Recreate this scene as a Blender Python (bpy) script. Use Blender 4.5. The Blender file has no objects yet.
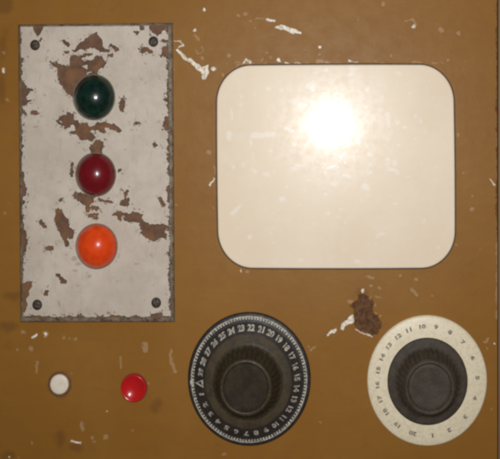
import bpy, bmesh, math, random
import numpy as np
from mathutils import Vector

S = 0.0006            # metres per photo pixel: the whole panel detail is about 30 cm wide
V = 1.09              # the dials, lamps and buttons are slightly oval (upright)
D = 900.0             # distance of the camera in front of the panel (in units of S)
CX, CY = 340.0, 150.0 # foot of the camera's perpendicular on the panel
PI = math.pi
scene = bpy.context.scene

# ------------------------------------------------------------------ camera
cam = bpy.data.cameras.new("camera")
cam.sensor_width = 36.0
cam.lens = 36.0 * D / 500.0
cam.shift_x = (250.0 - CX) / 500.0
cam.shift_y = -(229.5 - CY) / 500.0
cam.clip_start = 0.01
cam.clip_end = 50.0
cam_o = bpy.data.objects.new("camera", cam)
cam_o.location = ((CX - 250) * S, -D * S, (229.5 - CY) * S)
cam_o.rotation_euler = (PI / 2, 0, 0)
scene.collection.objects.link(cam_o)
scene.camera = cam_o

# ------------------------------------------------------------------ world: a dim room
world = bpy.data.worlds.new("World")
scene.world = world
world.use_nodes = True
bg = world.node_tree.nodes["Background"]
bg.inputs["Color"].default_value = (1.0, 0.88, 0.76, 1)
bg.inputs["Strength"].default_value = 0.10

# ------------------------------------------------------------------ the camera's flash
fl = bpy.data.lights.new("flash", 'SPOT')
fl.energy = 8.9
fl.spot_size = math.radians(100)
fl.spot_blend = 1.0
fl.color = (1.0, 1.0, 1.0)
fl.shadow_soft_size = 19 * S
fl_o = bpy.data.objects.new("flash", fl)
fl_o.location = ((322 - 250) * S, -(D + 5) * S, (229.5 - 99) * S)
fl_o.rotation_euler = (Vector(((285 - 250) * S, 0, (229.5 - 130) * S)) - Vector(fl_o.location)).to_track_quat('-Z', 'Y').to_euler()
scene.collection.objects.link(fl_o)

scene.view_settings.view_transform = 'Standard'
scene.view_settings.look = 'None'
scene.view_settings.exposure = 0.0
scene.view_settings.gamma = 1.0
scene.render.engine = 'CYCLES'
scene.cycles.filter_width = 3.7

# ------------------------------------------------------------------ coordinates
def W(x, y, h=0.0):
    """point seen at photo (x, y) that stands h in front of the panel face"""
    k = 1.0 - h / D
    return (((CX - 250) + (x - CX) * k) * S, -h * S, (229.5 - CY - (y - CY) * k) * S)

def B(x, y):
    """base point on the panel"""
    return ((x - 250) * S, 0.0, (229.5 - y) * S)

# ------------------------------------------------------------------ object helpers
def link(o, parent=None):
    scene.collection.objects.link(o)
    if parent is not None:
        o.parent = parent
    return o

def tag(o, label=None, cat=None, group=None, kind=None):
    if label: o["label"] = label
    if cat: o["category"] = cat
    if group: o["group"] = group
    if kind: o["kind"] = kind
    return o

def empty(name, loc, scale=(1, 1, 1)):
    o = bpy.data.objects.new(name, None)
    o.empty_display_size = 0.01
    o.location = loc
    o.scale = scale
    return link(o)

def mesh_obj(name, verts, faces, mat, parent=None, smooth=True, angle=None):
    me = bpy.data.meshes.new(name)
    me.from_pydata([tuple(v) for v in verts], [], faces)
    me.update()
    bm = bmesh.new(); bm.from_mesh(me)
    bmesh.ops.recalc_face_normals(bm, faces=bm.faces)
    if angle is not None:
        for e in bm.edges:
            if len(e.link_faces) == 2 and e.calc_face_angle(0) > math.radians(angle):
                e.smooth = False
    bm.to_mesh(me); bm.free()
    for p in me.polygons:
        p.use_smooth = smooth
    me.materials.append(mat)
    return link(bpy.data.objects.new(name, me), parent)

def lathe(profile, n=96, rad_fn=None, close=True):
    """profile of (r, h): axis points toward the viewer (-Y)"""
    vs, fs = [], []
    for r, h in profile:
        for i in range(n):
            a = 2 * PI * i / n
            rr = rad_fn(r, h, a) if rad_fn else r
            vs.append((rr * S * math.cos(a), -h * S, rr * S * math.sin(a)))
    m = len(profile)
    for j in range(m - 1):
        for i in range(n):
            k = (i + 1) % n
            fs.append((j * n + i, j * n + k, (j + 1) * n + k, (j + 1) * n + i))
    if close:
        vs.append((0, -profile[-1][1] * S, 0)); c = len(vs) - 1
        for i in range(n):
            fs.append(((m - 1) * n + i, (m - 1) * n + (i + 1) % n, c))
    return vs, fs

# ------------------------------------------------------------------ wear maps: signed distances
def vnoise(X, Y, size, seed):
    g = np.random.RandomState(seed).uniform(-1, 1, (256, 256))
    u, v = X / size + 57.3, Y / size + 91.7
    i, j = np.floor(u).astype(int), np.floor(v).astype(int)
    a, b = u - i, v - j
    a = a * a * (3 - 2 * a); b = b * b * (3 - 2 * b)
    G = lambda p, q: g[q % 256, p % 256]
    return (G(i, j) * (1 - a) + G(i + 1, j) * a) * (1 - b) + (G(i, j + 1) * (1 - a) + G(i + 1, j + 1) * a) * b

class Field:
    def __init__(self, X, Y, warp=1.0):
        # ragged outlines: the field is looked up at slightly wandering positions
        self.X = X + warp * (1.1 * vnoise(X, Y, 4.2, 1) + 0.7 * vnoise(X, Y, 1.9, 2))
        self.Y = Y + warp * (1.1 * vnoise(X, Y, 4.2, 3) + 0.7 * vnoise(X, Y, 1.9, 4))
        self.d = np.full(X.shape, 9.0)
    def _m(self, x0, y0, x1, y1):
        p = 9
        return (self.X > x0 - p) & (self.X < x1 + p) & (self.Y > y0 - p) & (self.Y < y1 + p)
    def _seg(self, px, py, a, b):
        vx, vy = b[0] - a[0], b[1] - a[1]
        L = vx * vx + vy * vy + 1e-9
        t = np.clip(((px - a[0]) * vx + (py - a[1]) * vy) / L, 0, 1)
        return np.hypot(px - a[0] - t * vx, py - a[1] - t * vy)
    def poly(self, z, pts):
        ox, oy, sc = z
        P = [(ox + a / sc, oy + b / sc) for a, b in pts]
        xs = [p[0] for p in P]; ys = [p[1] for p in P]
        m = self._m(min(xs), min(ys), max(xs), max(ys))
        px, py = self.X[m], self.Y[m]
        d = np.full(px.shape, 99.0); ins = np.zeros(px.shape, bool)
        for i in range(len(P)):
            a, b = P[i], P[(i + 1) % len(P)]
            d = np.minimum(d, self._seg(px, py, a, b))
            c = ((a[1] > py) != (b[1] > py))
            xx = (b[0] - a[0]) * (py - a[1]) / (b[1] - a[1] + 1e-9) + a[0]
            ins ^= c & (px < xx)
        self.d[m] = np.minimum(self.d[m], np.where(ins, -d, d))
    def cap(self, z, *a):
        """cap(z, p1, p2, ..., r)"""
        ox, oy, sc = z
        r = a[-1] / sc; P = [(ox + p[0] / sc, oy + p[1] / sc) for p in a[:-1]]
        if len(P) == 1: P = P * 2
        for p, q in zip(P[:-1], P[1:]):
            m = self._m(min(p[0], q[0]) - r, min(p[1], q[1]) - r, max(p[0], q[0]) + r, max(p[1], q[1]) + r)
            self.d[m] = np.minimum(self.d[m], self._seg(self.X[m], self.Y[m], p, q) - r)
    def ell(self, z, c, rx, ry):
        ox, oy, sc = z
        x, y = ox + c[0] / sc, oy + c[1] / sc; rx /= sc; ry /= sc
        m = self._m(x - rx, y - ry, x + rx, y + ry)
        q = np.hypot((self.X[m] - x) / rx, (self.Y[m] - y) / ry)
        self.d[m] = np.minimum(self.d[m], (q - 1) * min(rx, ry))
    def hole(self, z, c, rx, ry):
        ox, oy, sc = z
        x, y = ox + c[0] / sc, oy + c[1] / sc; rx /= sc; ry /= sc
        m = self._m(x - rx, y - ry, x + rx, y + ry)
        q = np.hypot((self.X[m] - x) / rx, (self.Y[m] - y) / ry)
        self.d[m] = np.maximum(self.d[m], -(q - 1) * min(rx, ry))

def set_attr(me, name, arr):
    at = me.attributes.new(name, 'FLOAT', 'POINT')
    at.data.foreach_set('value', np.asarray(arr, dtype=np.float32).ravel())

PX = (0.0, 0.0, 1.0)

# ------------------------------------------------------------------ node helpers
def lin(r, g, b):
    f = lambda c: (c / 255) / 12.92 if c <= 10 else ((c / 255 + 0.055) / 1.055) ** 2.4
    return (f(r), f(g), f(b), 1)

class NT:
    def __init__(self, name):
        self.m = bpy.data.materials.new(name)
        self.m.use_nodes = True
        self.t = self.m.node_tree
        self.p = self.t.nodes["Principled BSDF"]
        self.tc = self.t.nodes.new("ShaderNodeTexCoord")
    def n(self, typ, **kw):
        nd = self.t.nodes.new(typ)
        for k, v in kw.items(): setattr(nd, k, v)
        return nd
    def l(self, a, b): self.t.links.new(a, b)
    def noise(self, size, detail=3, rough=0.5, stretch=(1, 1, 1), off=(0, 0, 0), dist=0.0):
        mp = self.n("ShaderNodeMapping")
        k = 1.0 / (S * size)
        mp.inputs["Scale"].default_value = (k * stretch[0], k * stretch[1], k * stretch[2])
        mp.inputs["Location"].default_value = off
        self.l(self.tc.outputs["Object"], mp.inputs["Vector"])
        ns = self.n("ShaderNodeTexNoise")
        ns.inputs["Scale"].default_value = 1.0
        ns.inputs["Detail"].default_value = detail
        ns.inputs["Roughness"].default_value = rough
        ns.inputs["Distortion"].default_value = dist
        self.l(mp.outputs[0], ns.inputs["Vector"])
        return ns.outputs["Fac"]
    def math(self, op, a, b=0.0, c=0.0, clamp=False):
        nd = self.n("ShaderNodeMath", operation=op, use_clamp=clamp)
        for i, v in enumerate((a, b, c)):
            if hasattr(v, "links"): self.l(v, nd.inputs[i])
            else: nd.inputs[i].default_value = v
        return nd.outputs[0]
    def ramp(self, v, a, b, lo=0.0, hi=1.0):
        nd = self.n("ShaderNodeMapRange", interpolation_type='SMOOTHSTEP')
        self.l(v, nd.inputs["Value"])
        nd.inputs["From Min"].default_value = a; nd.inputs["From Max"].default_value = b
        nd.inputs["To Min"].default_value = lo; nd.inputs["To Max"].default_value = hi
        return nd.outputs[0]
    def mix(self, f, a, b, mode='MIX'):
        nd = self.n("ShaderNodeMix", data_type='RGBA', blend_type=mode)
        for sock, v in ((nd.inputs[0], f), (nd.inputs[6], a), (nd.inputs[7], b)):
            if hasattr(v, "links"): self.l(v, sock)
            else: sock.default_value = v
        return nd.outputs[2]
    def attr(self, name):
        nd = self.n("ShaderNodeAttribute", attribute_name=name)
        return nd.outputs["Fac"]
    def mask(self, name, amp, nz, soft=0.35):
        d = self.math('ADD', self.attr(name), self.math('MULTIPLY', self.math('SUBTRACT', nz, 0.5), amp))
        return self.ramp(d, soft, -soft)
    def bump(self, h, dist, strength=1.0, normal=None):
        nd = self.n("ShaderNodeBump")
        nd.inputs["Distance"].default_value = dist * S
        nd.inputs["Strength"].default_value = strength
        self.l(h, nd.inputs["Height"])
        if normal is not None: self.l(normal, nd.inputs["Normal"])
        return nd.outputs[0]
    def set(self, **kw):
        for k, v in kw.items():
            s = self.p.inputs[k.replace('_', ' ')]
            if hasattr(v, "links"): self.l(v, s)
            else: s.default_value = v
        return self.m

# ------------------------------------------------------------------ materials
def mat_panel():
    t = NT("mustard_brown_paint")
    big = t.noise(90, 4, 0.6)
    mid = t.noise(14, 4, 0.6, off=(3, 1, 7))
    fine = t.noise(2.2, 3, 0.6)
    c = t.mix(t.ramp(big, 0.3, 0.72), lin(140, 95, 35), lin(146, 102, 42))
    c = t.mix(t.math('MULTIPLY', t.ramp(mid, 0.35, 0.75), 0.3), c, lin(132, 88, 42))
    # brushed streaks and grime
    st = t.noise(16, 3, 0.6, stretch=(0.25, 1, 2.5), off=(9, 2, 4))
    c = t.mix(t.math('MULTIPLY', t.ramp(st, 0.5, 0.8), 0.22), c, lin(156, 108, 52))
    gr = t.noise(26, 5, 0.65, off=(1, 5, 2), dist=0.6)
    c = t.mix(t.math('MULTIPLY', t.ramp(gr, 0.58, 0.74), 0.22), c, lin(104, 72, 34))
    # fine pale specks of dust
    sp = t.noise(3.2, 2, 0.5, off=(20, 3, 4))
    c = t.mix(t.math('MULTIPLY', t.ramp(sp, 0.73, 0.80), 0.45), c, lin(190, 160, 120))
    n1 = t.noise(3.4, 4, 0.65, off=(2, 2, 9))
    smudge = t.mask("smudge", 6.0, t.noise(9, 4, 0.6), 3.0)
    c = t.mix(t.math('MULTIPLY', smudge, 0.36), c, lin(84, 54, 32))
    dark = t.mask("bare", 4.5, n1, 1.1)
    dc = t.mix(t.ramp(t.noise(5, 4, 0.7, off=(6, 6, 2)), 0.35, 0.65), lin(76, 50, 32), lin(112, 78, 48))
    c = t.mix(dark, c, dc)
    faint = t.mask("faint", 2.6, n1, 0.9)
    c = t.mix(t.math('MULTIPLY', faint, 0.30), c, lin(205, 180, 148))
    prim = t.mask("primer", 2.4, n1, 0.5)
    c = t.mix(prim, c, t.mix(t.ramp(n1, 0.35, 0.6), lin(196, 176, 146), lin(248, 240, 226)))
    h = t.math('MULTIPLY', fine, 0.10)
    h = t.math('ADD', h, t.math('MULTIPLY', mid, 0.9))
    nb = t.bump(h, 0.6, 0.5)
    h2 = t.math('MULTIPLY', t.math('ADD', t.math('ADD', dark, prim), t.math('MULTIPLY', faint, 0.4)), -1.0)
    nb = t.bump(h2, 0.7, 0.8, nb)
    rg = t.math('ADD', t.ramp(mid, 0.3, 0.7, 0.40, 0.48), t.math('MULTIPLY', dark, 0.25))
    return t.set(Base_Color=c, Roughness=rg, Normal=nb, Specular_IOR_Level=0.18)

def mat_plate():
    t = NT("chipped_grey_white_paint")
    big = t.noise(60, 4, 0.6)
    mid = t.noise(9, 4, 0.6, off=(4, 1, 2))
    fine = t.noise(1.8, 3, 0.6)
    n1 = t.noise(3.6, 5, 0.7, off=(5, 8, 1))
    c = t.mix(t.ramp(big, 0.35, 0.65), lin(190, 178, 163), lin(204, 193, 179))
    c = t.mix(t.math('MULTIPLY', t.ramp(mid, 0.4, 0.75), 0.5), c, lin(183, 168, 150))
    c = t.mix(t.math('MULTIPLY', t.ramp(fine, 0.5, 0.75), 0.4), c, lin(214, 202, 186))
    cv = t.noise(5, 3, 0.7, stretch=(1, 1, 0.25), off=(7, 7, 7))
    c = t.mix(t.math('MULTIPLY', t.ramp(cv, 0.55, 0.72), 0.30), c, lin(160, 148, 134))
    dirt = t.noise(2.6, 2, 0.5, off=(31, 2, 5))
    c = t.mix(t.math('MULTIPLY', t.ramp(dirt, 0.74, 0.80), 0.6), c, lin(120, 98, 76))
    faint = t.mask("faint", 2.0, n1, 0.8)
    c = t.mix(t.math('MULTIPLY', faint, 0.4), c, lin(130, 112, 96))
    n2 = t.noise(1.7, 3, 0.6, off=(15, 2, 1))
    chip_and_shade = t.mask("chip_and_shade", 6.5, t.math('ADD', t.math('MULTIPLY', n1, 0.55), t.math('MULTIPLY', n2, 0.45)), 0.4)
    near = t.ramp(t.attr("chip_and_shade"), 5.0, 0.8)
    flake = t.math('MULTIPLY', near, t.ramp(t.noise(2.8, 3, 0.6, off=(3, 9, 27)), 0.63, 0.66))
    chip_and_shade = t.math('MAXIMUM', chip_and_shade, flake)
    bc = t.mix(t.ramp(mid, 0.3, 0.7), lin(96, 70, 52), lin(124, 90, 66))
    warm = t.ramp(t.noise(16, 3, 0.5, off=(11, 3, 8)), 0.52, 0.66)
    bc = t.mix(t.math('MULTIPLY', warm, 0.45), bc, lin(146, 98, 56))
    bc = t.mix(t.math('MULTIPLY', t.ramp(fine, 0.4, 0.7), 0.3), bc, lin(92, 66, 50))
    c = t.mix(chip_and_shade, c, bc)
    edge = t.mask("edge", 2.0, n1, 0.8)
    c = t.mix(edge, c, t.mix(mid, lin(92, 76, 62), lin(126, 110, 92)))
    nb = t.bump(t.math('ADD', t.math('MULTIPLY', mid, 0.5), t.math('MULTIPLY', fine, 0.35)), 0.7, 0.7)
    nb = t.bump(t.math('MULTIPLY', chip_and_shade, -1), 1.3, 1.0, nb)
    rg = t.math('ADD', t.ramp(fine, 0.3, 0.7, 0.5, 0.62), t.math('MULTIPLY', chip_and_shade, 0.15))
    return t.set(Base_Color=c, Roughness=rg, Normal=nb, Specular_IOR_Level=0.3)

def mat_plate_side():
    t = NT("worn_plate_edge")
    a = t.noise(8, 5, 0.7)
    c = t.mix(t.ramp(a, 0.38, 0.62), lin(104, 88, 72), lin(142, 130, 112))
    c = t.mix(t.ramp(t.noise(5, 3, 0.6, off=(4, 4, 4)), 0.55, 0.7), c, lin(80, 62, 48))
    return t.set(Base_Color=c, Roughness=0.6, Normal=t.bump(a, 0.8, 0.6))

def mat_screen():
    t = NT("cream_plastic_screen")
    big = t.noise(70, 3, 0.5)
    c = t.mix(t.ramp(big, 0.3, 0.7), lin(236, 217, 191), lin(240, 223, 199))
    blot = t.noise(13, 4, 0.6, off=(3, 3, 3))
    c = t.mix(t.math('MULTIPLY', t.ramp(blot, 0.5, 0.8), 0.5), c, lin(240, 228, 210))
    n1 = t.noise(3.0, 4, 0.6)
    sc = t.mask("scuff_glint", 2.4, n1, 1.3)
    c = t.mix(t.math('MULTIPLY', sc, 0.5), c, lin(250, 244, 234))  # scuffs whitened in the colour too, painting the glint of scratches
    dust = t.noise(2.4, 2, 0.5, off=(13, 2, 7))
    c = t.mix(t.math('MULTIPLY', t.ramp(dust, 0.72, 0.80), 0.4), c, lin(190, 172, 140))
    pits = t.noise(4.5, 3, 0.65, off=(8, 8, 1))
    h = t.math('ADD', t.math('MULTIPLY', t.ramp(pits, 0.62, 0.78), 0.5), t.math('MULTIPLY', t.noise(6, 2, 0.5, off=(1, 9, 2)), 0.35))
    nb = t.bump(h, 0.10, 0.4)
    cb = t.bump(t.math('ADD', h, sc), 0.07, 0.4)
    rg = t.ramp(t.noise(7, 3, 0.6), 0.3, 0.7, 0.26, 0.33)
    t.set(Coat_Weight=0.10, Coat_Roughness=0.12, Coat_Normal=cb)
    return t.set(Base_Color=c, Roughness=rg, Normal=nb, Specular_IOR_Level=0.17)

def simple(name, col, rough=0.5, metal=0.0, spec=0.5, coat=0.0, var=0.25, size=4, bump=0.15, col2=None, coat_r=0.05):
    t = NT(name)
    a = t.noise(size, 4, 0.6)
    c2 = col2 or tuple(x * 0.65 for x in col[:3]) + (1,)
    c = t.mix(t.math('MULTIPLY', t.ramp(a, 0.35, 0.7), var * 2), col, c2)
    t.set(Metallic=metal, Coat_Weight=coat, Coat_Roughness=coat_r)
    return t.set(Base_Color=c, Roughness=rough, Specular_IOR_Level=spec, Normal=t.bump(a, bump, 0.5))

def mat_bakelite(name, c1, c2, dust, rough):
    t = NT(name)
    a = t.noise(10, 4, 0.6); b = t.noise(2.2, 3, 0.6, off=(4, 5, 6))
    c = t.mix(t.ramp(a, 0.35, 0.65), c1, c2)
    c = t.mix(t.math('MULTIPLY', t.ramp(b, 0.5, 0.8), 0.5), c, dust)
    sm = t.noise(6, 4, 0.7, off=(2, 7, 1), dist=0.8)
    c = t.mix(t.math('MULTIPLY', t.ramp(sm, 0.5, 0.7), 0.35), c, dust)
    return t.set(Base_Color=c, Roughness=t.ramp(b, 0.3, 0.7, rough, rough + 0.15),
                 Specular_IOR_Level=0.35, Normal=t.bump(b, 0.35, 0.8))

def mat_lens(name, col, deep, sss=0.0):
    t = NT(name)
    lw = t.n("ShaderNodeLayerWeight"); lw.inputs["Blend"].default_value = 0.35
    a = t.noise(6, 3, 0.5)
    c = t.mix(t.ramp(a, 0.3, 0.7), col, deep)
    t.set(Coat_Weight=0.55, Coat_IOR=1.4, Coat_Roughness=0.10, Coat_Normal=t.bump(t.noise(4, 3, 0.5), 0.4, 0.5))
    if sss:
        t.set(Subsurface_Weight=sss, Subsurface_Scale=0.003)
        t.p.inputs["Subsurface Radius"].default_value = (1.0, 0.35, 0.1)
    return t.set(Base_Color=c, Roughness=0.3, Specular_IOR_Level=0.3)

M_panel = mat_panel(); M_plate = mat_plate(); M_side = mat_plate_side(); M_screen = mat_screen()
M_gap_shade = simple("dark_gap_shade", lin(74, 60, 50), 0.7, col2=lin(110, 92, 72))  # dark colour stands in for the shade in the screen's gap
M_bezel = simple("dull_metal_bezel", lin(122, 114, 98), 0.6, size=3, col2=lin(84, 74, 60))
M_screw = simple("rusty_dark_screw", lin(50, 40, 32), 0.45, size=1.6, bump=1.2, col2=lin(96, 80, 62))
M_green = mat_lens("dark_green_glass", (0.0015, 0.028, 0.017, 1), (0.001, 0.008, 0.007, 1))
M_red = mat_lens("dark_red_glass", (0.17, 0.003, 0.008, 1), (0.13, 0.003, 0.007, 1))
M_orange = mat_lens("orange_glass", (0.82, 0.075, 0.006, 1), (0.70, 0.052, 0.005, 1), 0.15)
M_redbtn = mat_lens("red_button_plastic", (0.56, 0.008, 0.010, 1), (0.48, 0.008, 0.010, 1), 0.0)
M_whitebtn = simple("white_button_plastic", lin(236, 224, 206), 0.5, size=5, var=0.2, col2=lin(208, 190, 164))
M_socket = simple("dark_button_socket", lin(110, 78, 48), 0.7, size=5, col2=lin(80, 56, 40))
M_dial = mat_bakelite("black_dial_skirt", lin(50, 45, 42), lin(40, 36, 35), lin(80, 70, 58), 0.42)
M_knob = mat_bakelite("brown_black_bakelite", lin(58, 49, 34), lin(46, 39, 28), lin(86, 74, 52), 0.42)
M_cone = mat_bakelite("brown_dial_cone", lin(72, 60, 41), lin(56, 47, 34), lin(92, 78, 54), 0.6)
M_cap = mat_bakelite("dark_knob_top", lin(52, 42, 27), lin(38, 30, 21), lin(74, 62, 42), 0.75)
M_knob2 = mat_bakelite("grey_black_bakelite", lin(70, 60, 49), lin(56, 48, 40), lin(90, 78, 64), 0.55)
M_white = simple("worn_white_engraving", lin(200, 194, 180), 0.6, size=3.0, var=0.5, bump=0.05, col2=lin(112, 106, 94))
M_ivory = simple("ivory_dial_plastic", lin(234, 221, 192), 0.45, size=3, var=0.3, col2=lin(208, 194, 164))
M_grey = simple("faded_grey_ink", lin(116, 104, 94), 0.6, size=3, var=0.35, bump=0.02, col2=lin(176, 162, 144))
M_trim = simple("grey_metal_trim", lin(116, 98, 74), 0.5, size=12, col2=lin(128, 84, 58))
M_groove = simple("dark_groove", lin(72, 54, 38), 0.8)

# ------------------------------------------------------------------ the painted panel (setting)
def axis(lo, hi, step, far_lo, far_hi):
    a = list(np.arange(lo, hi + 1e-6, step))
    left = [far_lo, far_lo * 0.6 + lo * 0.4, far_lo * 0.2 + lo * 0.8] if far_lo < lo else []
    right = [hi * 0.8 + far_hi * 0.2, hi * 0.4 + far_hi * 0.6, far_hi] if far_hi > hi else []
    return np.array(left + a + right)

def build_panel():
    xs = axis(-12, 497.25, 0.75, -420, 497.25)
    ys = axis(-12, 472, 0.75, -420, 860)
    X, Y = np.meshgrid(xs, ys)
    prim, faint, bare, smud = Field(X, Y), Field(X, Y), Field(X, Y), Field(X, Y)
    z = (160, 0, 5)
    prim.cap(z, (85, 252), (120, 280), (160, 310), (205, 348), 10)
    prim.poly(z, [(195, 340), (240, 322), (243, 370), (225, 398), (212, 395), (208, 360)])
    prim.cap(z, (72, 205), (105, 206), (120, 222), (92, 236), 4)
    prim.cap(z, (218, 48), 9); prim.cap(z, (172, 150), 8); prim.cap(z, (267, 348), 11)
    faint.cap(z, (180, 250), (190, 266), (212, 266), (220, 250), (210, 238), 4)
    faint.cap(z, (180, 175), (195, 200), 5)
    for p in ((212, 293, 9), (348, 280, 9), (428, 70, 11), (395, 80, 8), (455, 110, 9), (475, 140, 6), (315, 378, 8), (480, 95, 6)):
        faint.cap(z, p[:2], p[2])
    prim.cap(z, (418, 312), (434, 298), (450, 312), 5)
    faint.cap(z, (350, 365), (385, 335), (420, 315), 5)
    z = (250, 0, 5)
    prim.cap(z, (85, 99), (118, 103), 7); faint.cap(z, (30, 93), (70, 96), 4)
    prim.poly(z, [(122, 135), (160, 124), (215, 140), (256, 158), (250, 172), (215, 170), (190, 155), (128, 145)])
    prim.cap(z, (345, 236), 9); faint.cap(z, (347, 275), 8)
    faint.cap(z, (85, 265), 8); faint.cap(z, (65, 300), 8); faint.cap(z, (105, 292), 7)
    prim.cap(z, (136, 298), (146, 304), 7); prim.cap(z, (175, 314), (190, 316), 4); prim.cap(z, (225, 316), (254, 317), 4)
    faint.cap(z, (335, 308), (365, 308), 8); faint.cap(z, (380, 312), (402, 312), 7); prim.cap(z, (490, 308), (500, 312), 5)
    z = (335, 0, 3.03)
    faint.cap(z, (147, 12), 7); prim.cap(z, (236, 82), 5); faint.cap(z, (213, 66), (235, 62), (242, 76), 4)
    for p in ((320, 92, 7), (372, 102, 7), (168, 170, 5), (343, 183, 5), (372, 408, 4), (118, 135, 3), (70, 62, 4)):
        faint.cap(z, p[:2], p[2])
    prim.cap(z, (42, 190), (70, 187), 1.6); faint.cap(z, (90, 188), (130, 189), 2); faint.cap(z, (235, 188), (262, 190), 3)
    z = (170, 150, 2.7)
    prim.cap(z, (106, 96), (118, 76), 2.4); faint.cap(z, (120, 155), 3); prim.cap(z, (193, 327), 3.5); faint.cap(z, (210, 326), 4)
    faint.cap(z, (108, 6), 6); faint.cap(z, (18, 148), 3); faint.cap(z, (120, 40), (122, 60), 2)
    z = (335, 150, 2.7)
    prim.cap(z, (420, 78), (430, 93), 2.4); faint.cap(z, (368, 158), 5); faint.cap(z, (345, 60), 3); faint.cap(z, (372, 125), 4)
    for p in ((92, 340, 5), (218, 348, 5), (175, 338, 4), (112, 395, 4), (262, 392, 3), (120, 370, 4), (325, 255, 3)):
        faint.cap(z, p[:2], p[2])
    faint.cap(z, (205, 374), (220, 388), 4)
    z = (320, 270, 5.74)
    bare.poly(z, [(225, 140), (265, 145), (300, 165), (300, 205), (310, 240), (332, 270), (357, 295), (352, 330),
                  (325, 372), (290, 368), (240, 350), (200, 325), (190, 290), (195, 220), (170, 200), (192, 183), (215, 180)])
    prim.poly(z, [(185, 255), (195, 270), (187, 308), (152, 318), (130, 345), (114, 342), (125, 310), (150, 285)])
    prim.poly(z, [(35, 372), (60, 345), (95, 335), (101, 350), (60, 370), (40, 382)])
    prim.cap(z, (205, 336), (245, 364), (292, 377), 4)
    prim.cap(z, (245, 116), 11); faint.cap(z, (160, 178), (190, 175), 7)
    for p in ((296, 90, 9), (290, 158, 8), (312, 200, 7), (322, 245, 8), (345, 262, 6)): faint.cap(z, p[:2], p[2])
    faint.cap(z, (325, 150), (345, 155), 5); faint.cap(z, (270, 35), (300, 40), 6)
    z = (430, 305, 6.12)
    faint.cap(z, (332, 225), (358, 204), 6); prim.cap(z, (393, 238), 7); faint.cap(z, (345, 262), 9); faint.cap(z, (412, 20), (412, 80), 6)
    z = (0, 309, 2.94)
    faint.cap(z, (67, 68), 7); prim.cap(z, (97, 84), (108, 78), 3.5); prim.cap(z, (135, 73), 6); faint.cap(z, (135, 73), 10)
    for p in ((187, 83, 5), (205, 86, 3), (222, 89, 5), (90, 115, 7), (52, 118, 5), (272, 379, 5), (95, 395, 4), (310, 375, 7)):
        faint.cap(z, p[:2], p[2])
    faint.cap(z, (428, 102), (428, 122), 8); faint.cap(z, (353, 140), (354, 172), 3); faint.cap(z, (108, 155), (108, 185), 3)
    prim.cap(z, (315, 301), 3); faint.cap(z, (240, 335), (241, 355), 5)
    prim.cap(z, (212, 386), (236, 394), 3.5)
    prim.cap(z, (28, 436), 4)
    smud.ell(z, (178, 380), 14, 26); smud.ell(z, (222, 405), 20, 14); smud.ell(z, (455, 292), 12, 16); smud.ell(z, (25, 430), 20, 14)
    smud.ell(z, (175, 225), 32, 36)
    z = (240, 305, 6.125)
    faint.cap(z, (438, 272), (453, 258), 8)
    faint.cap(PX, (171, 350), (172, 362), (175, 371), 1.3); faint.cap(PX, (224.5, 454), 1.6)
    prim.cap(PX, (2.6, 68), (3.9, 72.5), 1.2); faint.cap(PX, (7.6, 100), 1.6); faint.cap(PX, (4, 53), 1.2)
    smud.ell(PX, (5, 5), 8, 9); smud.ell(PX, (3, 45), 3, 12); smud.ell(PX, (1, 90), 4, 14); smud.ell(PX, (13, 296), 9, 4)
    smud.ell(PX, (8, 326), 10, 5); smud.ell(PX, (362, 292), 6, 4); smud.ell(PX, (158, 404), 4, 6)
    # rubbed, bare metal-bright line along the right edge
    faint.cap(PX, (497.2, 240), (497.2, 318), 0.9); bare.cap(PX, (497.8, -400), (497.8, 235), 0.8)
    rnd = random.Random(5)
    for i in range(22):
        faint.cap(PX, (rnd.uniform(-10, 500), rnd.uniform(-10, 470)), rnd.uniform(0.7, 1.1))
    for i in range(16):   # knocks round the screen opening
        u = rnd.uniform(225, 450)
        faint.cap(PX, (u, 63.2), (u + rnd.uniform(1, 6), 63.2), rnd.uniform(0.5, 0.9))
    vx = (X - 250) * S; vz = (229.5 - Y) * S
    ny, nx = X.shape
    verts = np.stack([vx, np.zeros_like(vx), vz], -1).reshape(-1, 3)
    idx = np.arange(nx * ny).reshape(ny, nx)
    q = np.stack([idx[:-1, :-1], idx[1:, :-1], idx[1:, 1:], idx[:-1, 1:]], -1).reshape(-1, 4)
    # sides and back, so that the board has its thickness
    n0 = len(verts)
    x0, x1, y0, y1 = xs[0], xs[-1], ys[0], ys[-1]
    T = 26
    back = [((x - 250) * S, T * S, (229.5 - y) * S) for x, y in ((x0, y0), (x1, y0), (x1, y1), (x0, y1))]
    front = [((x - 250) * S, 0, (229.5 - y) * S) for x, y in ((x0, y0), (x1, y0), (x1, y1), (x0, y1))]
    verts = np.concatenate([verts, np.array(back), np.array(front)])
    extra = []
    for i in range(4):
        j = (i + 1) % 4
        extra.append((n0 + i, n0 + j, n0 + 4 + j, n0 + 4 + i))
    extra.append((n0, n0 + 3, n0 + 2, n0 + 1))
    q = np.concatenate([q, np.array(extra)])
    me = bpy.data.meshes.new("panel")
    me.vertices.add(len(verts)); me.vertices.foreach_set("co", verts.astype(np.float32).ravel())
    me.loops.add(q.size); me.loops.foreach_set("vertex_index", q.astype(np.int32).ravel())
    me.polygons.add(len(q)); me.polygons.foreach_set("loop_start", (np.arange(len(q)) * 4).astype(np.int32))
    me.polygons.foreach_set("loop_total", np.full(len(q), 4, np.int32))
    me.update(calc_edges=True); me.validate()
    pad = np.full(8, 9.0)
    for nm, f in (("primer", prim), ("faint", faint), ("bare", bare), ("smudge", smud)):
        set_attr(me, nm, np.concatenate([f.d.ravel(), pad]))
    me.materials.append(M_panel)
    o = link(bpy.data.objects.new("panel", me))
    tag(o, kind="structure")
    return o
build_panel()

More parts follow.
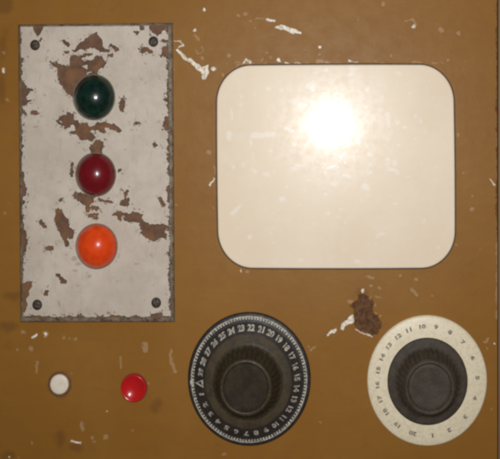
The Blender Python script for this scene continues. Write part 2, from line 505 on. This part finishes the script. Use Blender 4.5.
def box(name, x0, x1, y0, y1, h0, h1, mat, bev=0.0, parent=None):
    bm = bmesh.new()
    bmesh.ops.create_cube(bm, size=1)
    for v in bm.verts:
        v.co = Vector((((x0 + x1) / 2 + v.co.x * (x1 - x0) - 250) * S,
                       -((h0 + h1) / 2 + v.co.y * (h1 - h0)) * S,
                       (229.5 - (y0 + y1) / 2 + v.co.z * (y1 - y0)) * S))
    if bev:
        bmesh.ops.bevel(bm, geom=list(bm.edges), offset=bev * S, segments=3, profile=0.5, affect='EDGES')
    me = bpy.data.meshes.new(name); bm.to_mesh(me); bm.free()
    me.materials.append(mat)
    return link(bpy.data.objects.new(name, me), parent)

tag(box("panel_groove", 497.3, 499.5, -420, 860, -26, -8, M_groove), kind="structure")
tag(box("panel_trim", 498.0, 640, -420, 860, -26, -0.6, M_trim, bev=1.0), kind="structure")

# ------------------------------------------------------------------ lamp plate
H = 7.0
def build_plate():
    root = empty("lamp_plate", B(97, 173))
    ox, _, oz = root.location
    out = [(18.2, 24.6), (172.2, 22.8), (174.2, 321.8), (20.6, 322.0)]
    inn = [(20.2, 26.4), (168.4, 25.2), (170.9, 317.6), (23.0, 318.0)]
    nu, nv = 300, 590
    U, Vv = np.meshgrid(np.linspace(0, 1, nu), np.linspace(0, 1, nv))
    def bil(q):
        return tuple((1 - U) * (1 - Vv) * q[0][k] + U * (1 - Vv) * q[1][k] + U * Vv * q[2][k] + (1 - U) * Vv * q[3][k] for k in (0, 1))
    X, Y = bil(inn)
    chip_and_shade, faint, edge = Field(X, Y), Field(X, Y), Field(X, Y)
    z = (60, 20, 7.143)
    chip_and_shade.poly(z, [(88, 212), (110, 200), (130, 180), (160, 150), (200, 122), (240, 100), (262, 90), (282, 115), (300, 140),
                  (302, 180), (312, 203), (342, 208), (346, 222), (320, 234), (285, 230), (268, 207), (235, 197), (200, 205),
                  (180, 208), (150, 205), (120, 220), (95, 227)])
    chip_and_shade.cap(z, (150, 265), (185, 240), (222, 243), 9)
    chip_and_shade.poly(PX, [(48.3, 60.3), (52, 62.3), (58, 62.5), (62, 64), (67, 66), (70, 62), (70.5, 58), (72, 55), (77, 54.7), (81, 58),
                   (84, 61.5), (92, 60), (96, 57), (102, 57), (106, 61), (104, 66), (98, 70), (97, 74), (92, 85), (80, 98),
                   (74, 97), (70, 94.5), (65, 90), (60, 84), (58, 79), (57.5, 71), (56, 67), (52, 65)])
    chip_and_shade.hole(PX, (84.5, 66.6), 3.4, 1.5); chip_and_shade.hole(PX, (89, 72.5), 4, 1.2)
    chip_and_shade.cap(z, (22, 150), (62, 186), 11); chip_and_shade.ell(z, (43, 228), 15, 10)
    chip_and_shade.cap(z, (365, 185), (402, 215), 13); chip_and_shade.ell(z, (358, 250), 18, 12)
    z = (50, 110, 6.25)
    chip_and_shade.poly(z, [(40, 70), (60, 45), (90, 35), (115, 10), (140, 25), (150, 50), (175, 75), (185, 90), (230, 85), (245, 100),
                  (270, 100), (300, 75), (340, 85), (380, 90), (410, 85), (420, 105), (442, 125), (425, 135), (395, 120),
                  (360, 112), (335, 115), (350, 142), (332, 150), (310, 135), (290, 125), (265, 150), (292, 165), (270, 190),
                  (230, 190), (190, 185), (175, 165), (150, 150), (118, 147), (150, 125), (165, 110), (140, 90), (120, 110),
                  (95, 117), (70, 95), (42, 90)])
    chip_and_shade.hole(z, (60, 72), 11, 9); chip_and_shade.hole(z, (267, 140), 13, 12)
    chip_and_shade.poly(z, [(258, 215), (290, 190), (330, 195), (342, 220), (322, 240), (325, 275), (255, 275), (250, 235)])
    z = (120, 70, 6.557)
    chip_and_shade.cap(z, (16, 205), (12, 262), 15); chip_and_shade.ell(z, (112, 350), 15, 9); faint.ell(z, (77, 392), 12, 6); faint.ell(z, (255, 340), 13, 9)
    chip_and_shade.ell(z, (300, 197), 12, 14); chip_and_shade.cap(z, (316, 210), (322, 290), 7); chip_and_shade.cap(z, (308, 325), (306, 375), 20); faint.ell(z, (0, 390), 8, 9)
    chip_and_shade.cap(z, (318, 20), (322, 60), 7)
    z = (120, 140, 6.557)
    chip_and_shade.ell(z, (232, 28), 19, 9); chip_and_shade.poly(z, [(15, 340), (50, 328), (60, 340), (42, 365), (38, 380), (25, 380), (28, 360)])
    chip_and_shade.ell(z, (32, 408), 30, 26); chip_and_shade.cap(z, (262, 382), (284, 424), 12); chip_and_shade.cap(z, (314, 95), (314, 135), 9)
    chip_and_shade.cap(z, (318, 310), (318, 395), 11); faint.ell(z, (0, 195), 9, 9)
    z = (110, 200, 6.25)
    chip_and_shade.poly(z, [(15, 92), (35, 75), (65, 65), (90, 78), (125, 82), (150, 72), (185, 75), (202, 90), (190, 105), (200, 125),
                  (220, 140), (250, 150), (300, 160), (345, 155), (372, 163), (378, 177), (340, 187), (352, 210), (345, 240),
                  (315, 235), (280, 254), (245, 245), (215, 225), (178, 207), (200, 195), (190, 165), (190, 142), (150, 135),
                  (120, 138), (95, 125), (85, 100), (65, 105), (66, 132), (50, 125), (40, 105)])
    chip_and_shade.ell(z, (2, 15), 14, 8); chip_and_shade.ell(z, (375, 370), 9, 12); faint.ell(z, (165, 402), 12, 9); faint.ell(z, (55, 345), 6, 14)
    z = (40, 190, 7.143)
    chip_and_shade.poly(z, [(262, 15), (300, 25), (380, 40), (440, 30), (385, 65), (375, 95), (350, 112), (365, 132), (345, 158), (325, 152),
                  (325, 120), (300, 105), (290, 75), (275, 55)])
    chip_and_shade.cap(z, (375, 128), (415, 134), 11); chip_and_shade.cap(z, (355, 182), (405, 178), 13); chip_and_shade.ell(z, (397, 206), 14, 12)
    chip_and_shade.cap(z, (430, 77), (495, 86), 9)
    chip_and_shade.poly(z, [(110, 140), (130, 126), (155, 140), (172, 180), (202, 205), (217, 270), (238, 310), (232, 347), (210, 342),
                  (195, 332), (200, 400), (180, 407), (172, 360), (153, 345), (148, 310), (130, 280), (115, 235), (93, 205), (110, 180)])
    chip_and_shade.ell(z, (150, 68), 16, 13); chip_and_shade.cap(z, (2, 230), (30, 260), 12); chip_and_shade.ell(z, (62, 412), 24, 14)
    chip_and_shade.cap(PX, (72, 163), (72.3, 176), 1.3); chip_and_shade.ell(PX, (118.5, 170), 1.8, 1.6); chip_and_shade.cap(PX, (75, 195), (79, 200), 2)  # shade at both sides of the red lamp, painted in the chip colour
    z = (35, 240, 5.1)
    chip_and_shade.cap(z, (120, 182), (148, 212), 11); chip_and_shade.ell(z, (55, 273), 9, 15); chip_and_shade.ell(z, (228, 388), 12, 10)
    faint.ell(z, (200, 98), 14, 12); faint.ell(z, (222, 124), 16, 8); faint.ell(z, (205, 155), 12, 7); faint.ell(z, (278, 186), 9, 6); faint.ell(z, (122, 325), 8, 18)
    z = (0, 60, 4.59)
    chip_and_shade.poly(z, [(70, 85), (105, 95), (115, 110), (125, 130), (152, 135), (125, 150), (115, 165), (120, 180), (142, 190), (115, 207), (70, 217)])
    chip_and_shade.cap(z, (95, 236), (116, 250), 6); chip_and_shade.ell(z, (156, 241), 17, 7); faint.ell(z, (165, 303), 14, 5); chip_and_shade.ell(z, (98, 396), 11, 8)
    chip_and_shade.cap(z, (92, 425), (92, 460), 7); chip_and_shade.ell(z, (95, 5), 10, 9); faint.ell(z, (208, 158), 7, 7)
    z = (0, 150, 4.17)
    chip_and_shade.poly(z, [(75, 90), (100, 95), (100, 130), (113, 165), (105, 190), (75, 197)]); chip_and_shade.ell(z, (93, 216), 9, 9)
    chip_and_shade.poly(z, [(70, 290), (96, 300), (102, 325), (116, 375), (106, 420), (98, 459), (70, 459)])
    chip_and_shade.cap(z, (168, 302), (185, 318), 7); chip_and_shade.ell(z, (205, 410), 16, 10)
    z = (0, 250, 5.1)
    chip_and_shade.poly(z, [(95, 160), (120, 172), (165, 155), (171, 165), (150, 205), (135, 250), (141, 290), (125, 312), (95, 310)])
    chip_and_shade.poly(z, [(125, 338), (215, 338), (225, 352), (220, 375), (115, 375)])
    z = (130, 15, 7.07)
    chip_and_shade.poly(z, [(62, 240), (100, 220), (140, 228), (158, 265), (100, 270), (70, 258)]); chip_and_shade.ell(z, (45, 120), 16, 10)
    chip_and_shade.poly(z, [(60, 60), (100, 60), (95, 105), (72, 112)])
    chip_and_shade.poly(z, [(135, 70), (280, 60), (258, 100), (225, 108), (215, 132), (195, 150), (160, 130), (145, 108)])
    chip_and_shade.ell(z, (238, 186), 18, 9); chip_and_shade.poly(z, [(235, 225), (275, 215), (275, 292), (218, 296)]); chip_and_shade.ell(z, (260, 370), 12, 10)
    z = (10, 20, 7.64)
    chip_and_shade.poly(z, [(178, 40), (245, 40), (244, 85), (226, 107), (200, 122), (190, 92)]); chip_and_shade.cap(z, (222, 158), (236, 142), 8)
    chip_and_shade.ell(z, (90, 297), 16, 12); faint.ell(z, (292, 240), 10, 14)
    z = (130, 270, 7.07)
    chip_and_shade.poly(z, [(140, 322), (190, 305), (230, 312), (240, 340), (140, 345)]); chip_and_shade.ell(z, (288, 42), 14, 14)
    chip_and_shade.cap(z, (0, 338), (50, 335), 10); chip_and_shade.cap(z, (80, 340), (130, 340), 8)
    rnd = random.Random(3)
    x = 26
    while x < 168:    # ragged paint line along the bottom
        chip_and_shade.ell(PX, (x, 318.2), rnd.uniform(3, 7), rnd.uniform(0.8, 2.4)); x += rnd.uniform(5, 11)
    y = 30
    while y < 312:
        chip_and_shade.ell(PX, (170.3 - 2.6 * (1 - (y - 25) / 292), y), rnd.uniform(0.5, 1.5), rnd.uniform(3, 9)); y += rnd.uniform(9, 22)
    y = 40
    while y < 312:
        chip_and_shade.ell(PX, (20.2 + 2.8 * (y - 26) / 292, y), rnd.uniform(0.5, 1.4), rnd.uniform(3, 9)); y += rnd.uniform(12, 30)
    for i in range(46):
        faint.ell(PX, (rnd.uniform(24, 168), rnd.uniform(30, 314)), rnd.uniform(0.7, 1.5), rnd.uniform(0.6, 1.3))
    # the outermost rim of the face is rubbed grey
    de = np.minimum(np.minimum(U * 149, (1 - U) * 149), np.minimum(Vv * 291, (1 - Vv) * 291))
    k = 1 - H / D
    vx = ((CX - 250) + (X - CX) * k) * S - ox
    vz = (229.5 - CY - (Y - CY) * k) * S - oz
    verts = np.stack([vx, np.full_like(vx, -H * S), vz], -1).reshape(-1, 3)
    idx = np.arange(nu * nv).reshape(nv, nu)
    q = np.stack([idx[:-1, :-1], idx[1:, :-1], idx[1:, 1:], idx[:-1, 1:]], -1).reshape(-1, 4)
    me = bpy.data.meshes.new("painted_face")
    me.vertices.add(len(verts)); me.vertices.foreach_set("co", verts.astype(np.float32).ravel())
    me.loops.add(q.size); me.loops.foreach_set("vertex_index", q.astype(np.int32).ravel())
    me.polygons.add(len(q)); me.polygons.foreach_set("loop_start", (np.arange(len(q)) * 4).astype(np.int32))
    me.polygons.foreach_set("loop_total", np.full(len(q), 4, np.int32))
    me.update(calc_edges=True)
    set_attr(me, "chip_and_shade", chip_and_shade.d); set_attr(me, "faint", faint.d); set_attr(me, "edge", de - 0.4)
    me.materials.append(M_plate)
    link(bpy.data.objects.new("painted_face", me), root)
    # body: straight sides, then a worn rounded shoulder up to the face, with small nicks
    rings = []
    def ring(q, h, jit):
        r = []
        for i in range(4):
            a, b = q[i], q[(i + 1) % 4]
            n = 90
            for t in range(n):
                u = t / n
                j = rnd.uniform(-jit, jit)
                w = W(a[0] + (b[0] - a[0]) * u + j, a[1] + (b[1] - a[1]) * u + j, h)
                r.append((w[0] - ox, w[1], w[2] - oz))
        return r
    base = [(x, y) for x, y in out]
    wb = ring(out, H - 2.6, 0.12)
    r0 = [(p[0], 0.0006, p[2]) for p in wb]
    mid = [((a[0] * .62 + b[0] * .38), (a[1] * .62 + b[1] * .38)) for a, b in zip(out, inn)]
    rings = [r0, wb, ring(mid, H - 0.9, 0.15), ring(inn, H, 0.0)]
    vs = [p for r in rings for p in r]; n = len(wb); fs = []
    for j in range(3):
        for i in range(n):
            k2 = (i + 1) % n
            fs.append((j * n + i, j * n + k2, (j + 1) * n + k2, (j + 1) * n + i))
    mesh_obj("plate_edge", vs, fs, M_side, root)
    # screws: dark countersunk heads with a slot
    for (x, y, a) in ((35.0, 45.1, 0.5), (153.4, 41.6, 1.2), (156.2, 302.8, 2.1), (37.2, 304.9, 2.8)):
        w = W(x, y, H)
        vs, fs = lathe([(4.9, 0.04), (4.6, 0.8), (3.9, 1.5), (2.9, 2.0), (1.9, 2.3), (1.0, 2.4), (0.2, 2.45)], 40)
        ca, sa = math.cos(a), math.sin(a)
        nv_ = []
        for v in vs:
            r = math.hypot(v[0], v[2]) / S
            u = (-v[0] * sa + v[2] * ca) / S
            hh = v[1] + (0.55 * S if abs(u) < 0.7 and r < 3.4 else 0)
            nv_.append((v[0] + w[0] - ox, hh + w[1], v[2] * V + w[2] - oz))
        mesh_obj("screw", nv_, fs, M_screw, root)
    # three jewel lamps
    for (x, y, mat, lab, r) in ((93.0, 97.3, M_green, "very dark green jewel lamp at the top", 19.8),
                                (94.6, 174.6, M_red, "dark red jewel lamp in the middle", 19.0),
                                (95.6, 246.3, M_orange, "bright orange jewel lamp at the bottom", 19.6)):
        w = W(x + 1.1, y, H)
        loc = (w[0] - ox, w[1], w[2] - oz)
        prof = [(r + 1.3, -0.3), (r + 1.25, 0.6), (r + 0.9, 1.1), (r + 0.5, 1.2), (r + 0.2, 1.0), (r - 0.5, 0.5)]
        vs, fs = lathe(prof, 96, close=False)
        vs = [(v[0], v[1], v[2] * V) for v in vs]
        bz = mesh_obj("indicator_lamp", vs, fs, M_bezel, root)
        bz.location = loc
        bz["label"] = lab
        R = r * 1.04
        pr = [(r + 0.3, 0.0), (r + 0.35, 1.2), (r, 2.0)]
        a0 = math.acos((r) / R)
        for i in range(1, 26):
            a = a0 + (PI / 2 - a0) * i / 26
            pr.append((R * math.cos(a), 2.0 + (R * math.sin(a) - R * math.sin(a0)) * 0.92))
        pr.append((0.05, 2.0 + (R - R * math.sin(a0)) * 0.92))
        vs, fs = lathe(pr, 96)
        vs = [(v[0], v[1], v[2] * V) for v in vs]
        mesh_obj("lens", vs, fs, mat, bz)
    tag(root, "tall grey-white plate with chipped paint and three coloured lamps in a column", "lamp plate")
build_plate()

# ------------------------------------------------------------------ cream screen
def rrect(x0, y0, x1, y1, rx, ry, n=28, m=40):
    pts = []
    for (cx, cy, a0) in ((x1 - rx, y0 + ry, -90), (x1 - rx, y1 - ry, 0), (x0 + rx, y1 - ry, 90), (x0 + rx, y0 + ry, 180)):
        for i in range(n + 1):
            a = math.radians(a0 + 90 * i / n)
            pts.append((cx + rx * math.cos(a), cy + ry * math.sin(a)))
        nx = {-90: (x1, y1 - ry), 0: (x0 + rx, y1), 90: (x0, y0 + ry), 180: (x1 - rx, y0)}[a0]
        p = pts[-1]
        for i in range(1, m):
            pts.append((p[0] + (nx[0] - p[0]) * i / m, p[1] + (nx[1] - p[1]) * i / m))
    return pts

def skew(x, y):
    """the opening is very slightly out of square and its sides bow a little"""
    v = (y - 166) / 102; u = (x - 336) / 118
    return (x + 0.9 * v + 1.0 * u * (1 - v * v), y - 0.5 * u * (v < 0) + 0.9 * v * (1 - u * u))

def build_screen():
    root = empty("display_screen", B(336, 167))
    ox, _, oz = root.location
    def loc(x, y, h):
        x, y = skew(x, y); w = W(x, y, h)
        return (w[0] - ox, w[1], w[2] - oz)
    c0 = (335.8, 166.8)
    out = rrect(218.2, 65.6, 453.6, 267.4, 33, 36)
    n = len(out)
    levels = [(i / 105.0, 1.6) for i in range(1, 105)]
    vs, XY = [loc(c0[0], c0[1], 1.6)], [c0]
    rings = []
    for f, h in levels: rings.append(([(c0[0] + (p[0] - c0[0]) * f, c0[1] + (p[1] - c0[1]) * f) for p in out], h))
    for d, h in ((0.55, 1.5), (0.2, 1.25), (0.0, 0.8), (0.0, -3.0)):
        q = rrect(218.2 + d, 65.6 + d, 453.6 - d, 267.4 - d, 33 - d, 36 - d)
        rings.append((q, h))
    for q, h in rings:
        for p in q:
            vs.append(loc(p[0], p[1], h)); XY.append(skew(*p))
    fs = [(0, 1 + i, 1 + (i + 1) % n) for i in range(n)]
    for j in range(len(rings) - 1):
        for i in range(n):
            k = (i + 1) % n
            fs.append((1 + j * n + i, 1 + j * n + k, 1 + (j + 1) * n + k, 1 + (j + 1) * n + i))
    o = mesh_obj("screen_face", vs, fs, M_screen, root)
    A = np.array(XY)
    f = Field(A[:, 0], A[:, 1])
    z = (270, 70, 3.82)
    f.cap(z, (140, 60), (165, 45), 9); f.ell(z, (365, 447), 16, 12); f.cap(z, (448, 170), (456, 215), 7); f.ell(z, (340, 272), 14, 12)
    f.ell(z, (243, 435), 12, 8); f.cap(z, (225, 380), (260, 372), 6); f.ell(z, (310, 15), 14, 8); f.ell(z, (175, 8), 10, 5)
    f.ell(z, (5, 250), 10, 8); f.cap(z, (60, 225), (80, 235), 6); f.ell(z, (460, 380), 12, 6); f.cap(z, (90, 120), (130, 130), 8)
    z = (170, 150, 2.7)
    f.ell(z, (302, 132), 9, 7); f.cap(z, (168, 172), (188, 152), 5); f.ell(z, (215, 236), 7, 6); f.ell(z, (352, 296), 6, 4)
    f.ell(z, (260, 66), 8, 5); f.cap(z, (340, 40), (360, 44), 3); f.ell(z, (420, 120), 5, 4)
    z = (335, 150, 2.7)
    f.cap(z, (112, 236), (128, 226), 4); f.ell(z, (162, 144), 6, 4); f.ell(z, (60, 300), 6, 4); f.cap(z, (150, 50), (170, 60), 4)
    f.ell(z, (240, 190), 4, 6); f.ell(z, (86, 102), 8, 6)
    z = (170, 0, 3.03)
    f.cap(z, (250, 412), (310, 408), 8); f.ell(z, (178, 410), 9, 12); f.ell(z, (430, 258), 12, 10); f.cap(z, (185, 330), (188, 360), 3)
    z = (335, 0, 3.03)
    f.cap(z, (162, 345), (164, 378), 5); f.ell(z, (190, 370), 6, 4); f.ell(z, (55, 208), 14, 8); f.ell(z, (98, 270), 8, 8); f.ell(z, (195, 222), 8, 5)
    rnd = random.Random(11)
    for i in range(70):  # pale marks clustered round the flash reflection, painting its sparkle
        f.ell(PX, (rnd.gauss(332, 50), rnd.gauss(135, 42)), rnd.uniform(0.8, 2.2), rnd.uniform(0.8, 2.0))
    for i in range(40):
        f.ell(PX, (rnd.uniform(225, 448), rnd.uniform(72, 262)), rnd.uniform(0.7, 1.3), rnd.uniform(0.7, 1.3))
    set_attr(o.data, "scuff_glint", f.d)
    # raised dark strip standing in for the shaded gap round the screen
    prof = [(1.4, -0.5), (1.3, 0.2), (0.8, 0.45), (0.2, 0.4), (-0.6, -0.2)]
    vs, fs = [], []
    for d, h in prof:
        for p in rrect(218.2 - d, 65.6 - d, 453.6 + d, 267.4 + d, 33 + d, 36 + d):
            vs.append(loc(p[0], p[1], h))
    for j in range(len(prof) - 1):
        for i in range(n):
            k = (i + 1) % n
            fs.append((j * n + i, j * n + k, (j + 1) * n + k, (j + 1) * n + i))
    mesh_obj("gap_shade_strip", vs, fs, M_gap_shade, root)
    tag(root, "large blank cream screen with rounded corners set in the brown panel", "screen")
build_screen()

# ------------------------------------------------------------------ lettering laid on a dial
_glyph = {}
def glyph(txt, size, bold):
    key = (txt, size, bold)
    if key in _glyph: return _glyph[key]
    cu = bpy.data.curves.new("glyph", 'FONT')
    cu.body = txt; cu.size = 1.4; cu.align_x = 'CENTER'; cu.align_y = 'CENTER'; cu.offset = bold; cu.resolution_u = 3
    ob = bpy.data.objects.new("glyph", cu); scene.collection.objects.link(ob)
    dg = bpy.context.evaluated_depsgraph_get()
    me = bpy.data.meshes.new_from_object(ob.evaluated_get(dg))
    vs = [v.co.copy() for v in me.vertices]; fs = [tuple(p.vertices) for p in me.polygons]
    bpy.data.objects.remove(ob); bpy.data.curves.remove(cu); bpy.data.meshes.remove(me)
    xs = [v.x for v in vs]; ys = [v.y for v in vs]
    cx, cy = (min(xs) + max(xs)) / 2, (min(ys) + max(ys)) / 2
    hgt = max(ys) - min(ys)
    vs = [((v.x - cx) / hgt * size, (v.y - cy) / hgt * size) for v in vs]
    _glyph[key] = (vs, fs)
    return vs, fs

def surface_h(profile, r):
    for (r0, h0), (r1, h1) in zip(profile[:-1], profile[1:]):
        lo, hi = min(r0, r1), max(r0, r1)
        if lo <= r <= hi and hi > lo:
            return h0 + (h1 - h0) * (r - r0) / (r1 - r0)
    return 0.0

def on_dial(items, profile, lift, slope_gain=1.0):
    """items: (angle in degrees clockwise from the top, radius, verts2d, faces)"""
    vs, fs = [], []
    for ang, r0, g, gf in items:
        b = len(vs)
        for (u, v) in g:
            r = r0 + v
            a = math.radians(90 - ang) - u / r0
            vs.append((r * math.cos(a) * S, -(surface_h(profile, r) + lift) * S, r * math.sin(a) * S * V))
        fs += [tuple(b + i for i in f) for f in gf]
    return vs, fs

def rect(w, h):
    return [(-w / 2, -h / 2), (w / 2, -h / 2), (w / 2, h / 2), (-w / 2, h / 2)], [(0, 1, 2, 3)]

def stretch(vs): return [(v[0], v[1], v[2] * V) for v in vs]

def knob_body(root, base_h, top_h, r0, r1, mat, nfl=34, cap_mat=None):
    N = nfl * 10
    def rf(r, h, a):
        t = (h - base_h) / (top_h - base_h)
        if t <= 0.02 or t >= 0.86: return r
        w = 0.5 - 0.5 * math.cos(a * nfl)
        return r - 1.3 * (w ** 2) * min(1, (0.86 - t) * 6) * min(1, t * 8)
    prof = [(r0 + 3.0, base_h - 0.4), (r0 + 1.2, base_h + 0.2), (r0, base_h + 1.4)]
    for i in range(1, 14):
        t = i / 14
        prof.append((r0 + (r1 - r0) * t, base_h + 1.4 + (top_h - base_h - 4.6) * t))
    prof += [(r1 + 0.2, top_h - 2.6), (r1 - 0.2, top_h - 1.4), (r1 - 1.2, top_h - 0.4), (r1 - 2.4, top_h), (r1 - 3.4, top_h - 0.3), (r1 - 4.3, top_h - 1.1), (r1 - 4.7, top_h - 2.2)]
    vs, fs = lathe(prof, N, rf, close=False)
    k = mesh_obj("knob", stretch(vs), fs, mat, root)
    pr = [(r1 - 4.5, top_h - 2.3), (r1 - 5.2, top_h - 1.9)]
    for i in range(1, 8):
        t = i / 8
        pr.append(((r1 - 5.2) * (1 - t), top_h - 1.9 - 1.2 * math.sin(t * PI / 2)))
    vs, fs = lathe(pr, 96)
    mesh_obj("cap", stretch(vs), fs, cap_mat or mat, k)
    return k

# ------------------------------------------------------------------ left dial
def dial_black():
    root = empty("control_dial", B(249.4, 378.6))
    prof = [(61.2, -0.5), (61.4, 1.0), (60.6, 2.4), (59.0, 3.0), (53.0, 3.6), (51.8, 4.4), (43.0, 11.2), (41.0, 12.0), (33.0, 13.2), (20, 13.6)]
    vs, fs = lathe(prof, 160)
    sk = mesh_obj("dial_skirt", stretch(vs), fs, M_dial, root, angle=50)
    sk.data.materials.append(M_cone)
    for p in sk.data.polygons:
        c = p.center
        if math.hypot(c.x, c.z / V) < 42.9 * S: p.material_index = 1
    A0 = 267.0
    items = []
    g, f = rect(1.7, 2.4)
    for i in range(120):
        items.append((A0 - i * 3.0, 56.1, g, f))
    # circle through the graduation
    seg = 240
    gv = []
    ring_v, ring_f = [], []
    for i in range(seg):
        a = 2 * PI * i / seg
        for r in (57.0, 57.9):
            ring_v.append((r * math.cos(a) * S, -(surface_h(prof, r) + 0.20) * S, r * math.sin(a) * S * V))
    for i in range(seg):
        k = (i + 1) % seg
        ring_f.append((2 * i, 2 * i + 1, 2 * k + 1, 2 * k))
    vs, fs = on_dial(items, prof, 0.16)
    b = len(vs); vs += ring_v; fs += [tuple(b + i for i in q) for q in ring_f]
    mesh_obj("graduation_ring", vs, fs, M_white, root, smooth=False)
    items = []
    for k in range(1, 30):
        g, f = glyph(str(k), 5.5, 0.068)
        g = [(u * (1.02 if k >= 10 else 1.35), v) for u, v in g]
        items.append((A0 - 12 * k, 48.2, g, f))
    vs, fs = on_dial(items, prof, 0.22)
    mesh_obj("numerals", vs, fs, M_white, root, smooth=False)
    tri = [(-4.2, -4.0), (4.2, -4.0), (0, 5.5), (-1.9, -2.2), (1.9, -2.2), (0, 2.0)]
    tf = [(0, 1, 4, 3), (1, 2, 5, 4), (2, 0, 3, 5)]
    bar = rect(4.0, 3.4)
    vs, fs = on_dial([(A0, 48.8, tri, tf), (A0, 57.0, bar[0], bar[1])], prof, 0.32)
    mesh_obj("index_mark", vs, fs, M_white, root, smooth=False)
    knob_body(root, 13.4, 36.0, 32.0, 25.6, M_knob, cap_mat=M_cap)
    tag(root, "black dial with white numerals around a dark fluted knob", "dial")
    return root
dial_black()

# ------------------------------------------------------------------ right dial
def dial_ivory():
    root = empty("control_dial", B(427.0, 380.0))
    prof = [(59.6, -0.5), (59.9, 1.6), (59.2, 2.9), (57.6, 3.5), (45.0, 4.2), (41.0, 4.3), (30, 4.3)]
    vs, fs = lathe(prof, 160)
    mesh_obj("dial_ring", stretch(vs), fs, M_ivory, root, angle=60)
    items = []
    for k, a in enumerate((174, 154, 131, 108, 86.6, 65, 45, 27, 10, -5.5, -21.6, -35.3, -50, -64, -78.4, -94, -109, -124, -143, -163), 1):
        g, f = glyph(str(k), 4.1, 0.08)
        g = [(u * 1.5, v) for u, v in g]
        items.append((a, 50.0, g, f))
    vs, fs = on_dial(items, prof, 0.12)
    mesh_obj("numerals", vs, fs, M_grey, root, smooth=False)
    sk = [(39.6, 3.5), (39.9, 5.4), (39.3, 6.4), (37.8, 6.9), (34, 6.8), (31.5, 7.6), (20, 8.2)]
    vs, fs = lathe(sk, 140)
    mesh_obj("knob_skirt", stretch(vs), fs, M_knob2, root, angle=60)
    knob_body(root, 8.0, 30.0, 30.5, 25.0, M_knob2)
    tag(root, "ivory dial ring with faded numerals around a dark grey knob", "dial")
    return root
dial_ivory()

# ------------------------------------------------------------------ push buttons
def white_button():
    root = empty("push_button", B(59.8, 384.0))
    vs, fs = lathe([(12.0, -0.4), (11.7, 0.3), (10.6, 0.6), (9.8, 0.3), (9.5, -0.3)], 72, close=False)
    mesh_obj("socket", stretch(vs), fs, M_socket, root)
    vs, fs = lathe([(9.1, -0.4), (9.2, 1.6), (8.7, 2.5), (7.6, 2.9), (4, 3.0), (0.1, 3.0)], 72)
    mesh_obj("button_cap", stretch(vs), fs, M_whitebtn, root)
    tag(root, "small off-white round button in a dark socket under the lamp plate", "button")

def red_button():
    root = empty("push_button", B(134.3, 387.4))
    prof = [(12.7, -0.4), (12.8, 2.6), (12.5, 4.0), (12.0, 4.6), (11.4, 4.6)]
    R = 19.0
    h0 = 4.6 + math.sqrt(R * R - 11.4 * 11.4)
    for i in range(1, 15):
        r = 11.4 * (1 - i / 15)
        prof.append((r, h0 - math.sqrt(R * R - r * r)))
    prof.append((0.05, h0 - R))
    vs, fs = lathe(prof, 80)
    mesh_obj("button_cap", stretch(vs), fs, M_redbtn, root)
    vs, fs = lathe([(13.6, -0.4), (13.5, 0.3), (13.1, 0.5), (12.6, 0.3)], 72, close=False)
    mesh_obj("socket", stretch(vs), fs, M_socket, root)
    tag(root, "glossy red round button with a dished face between the white button and the black dial", "button")
white_button(); red_button()
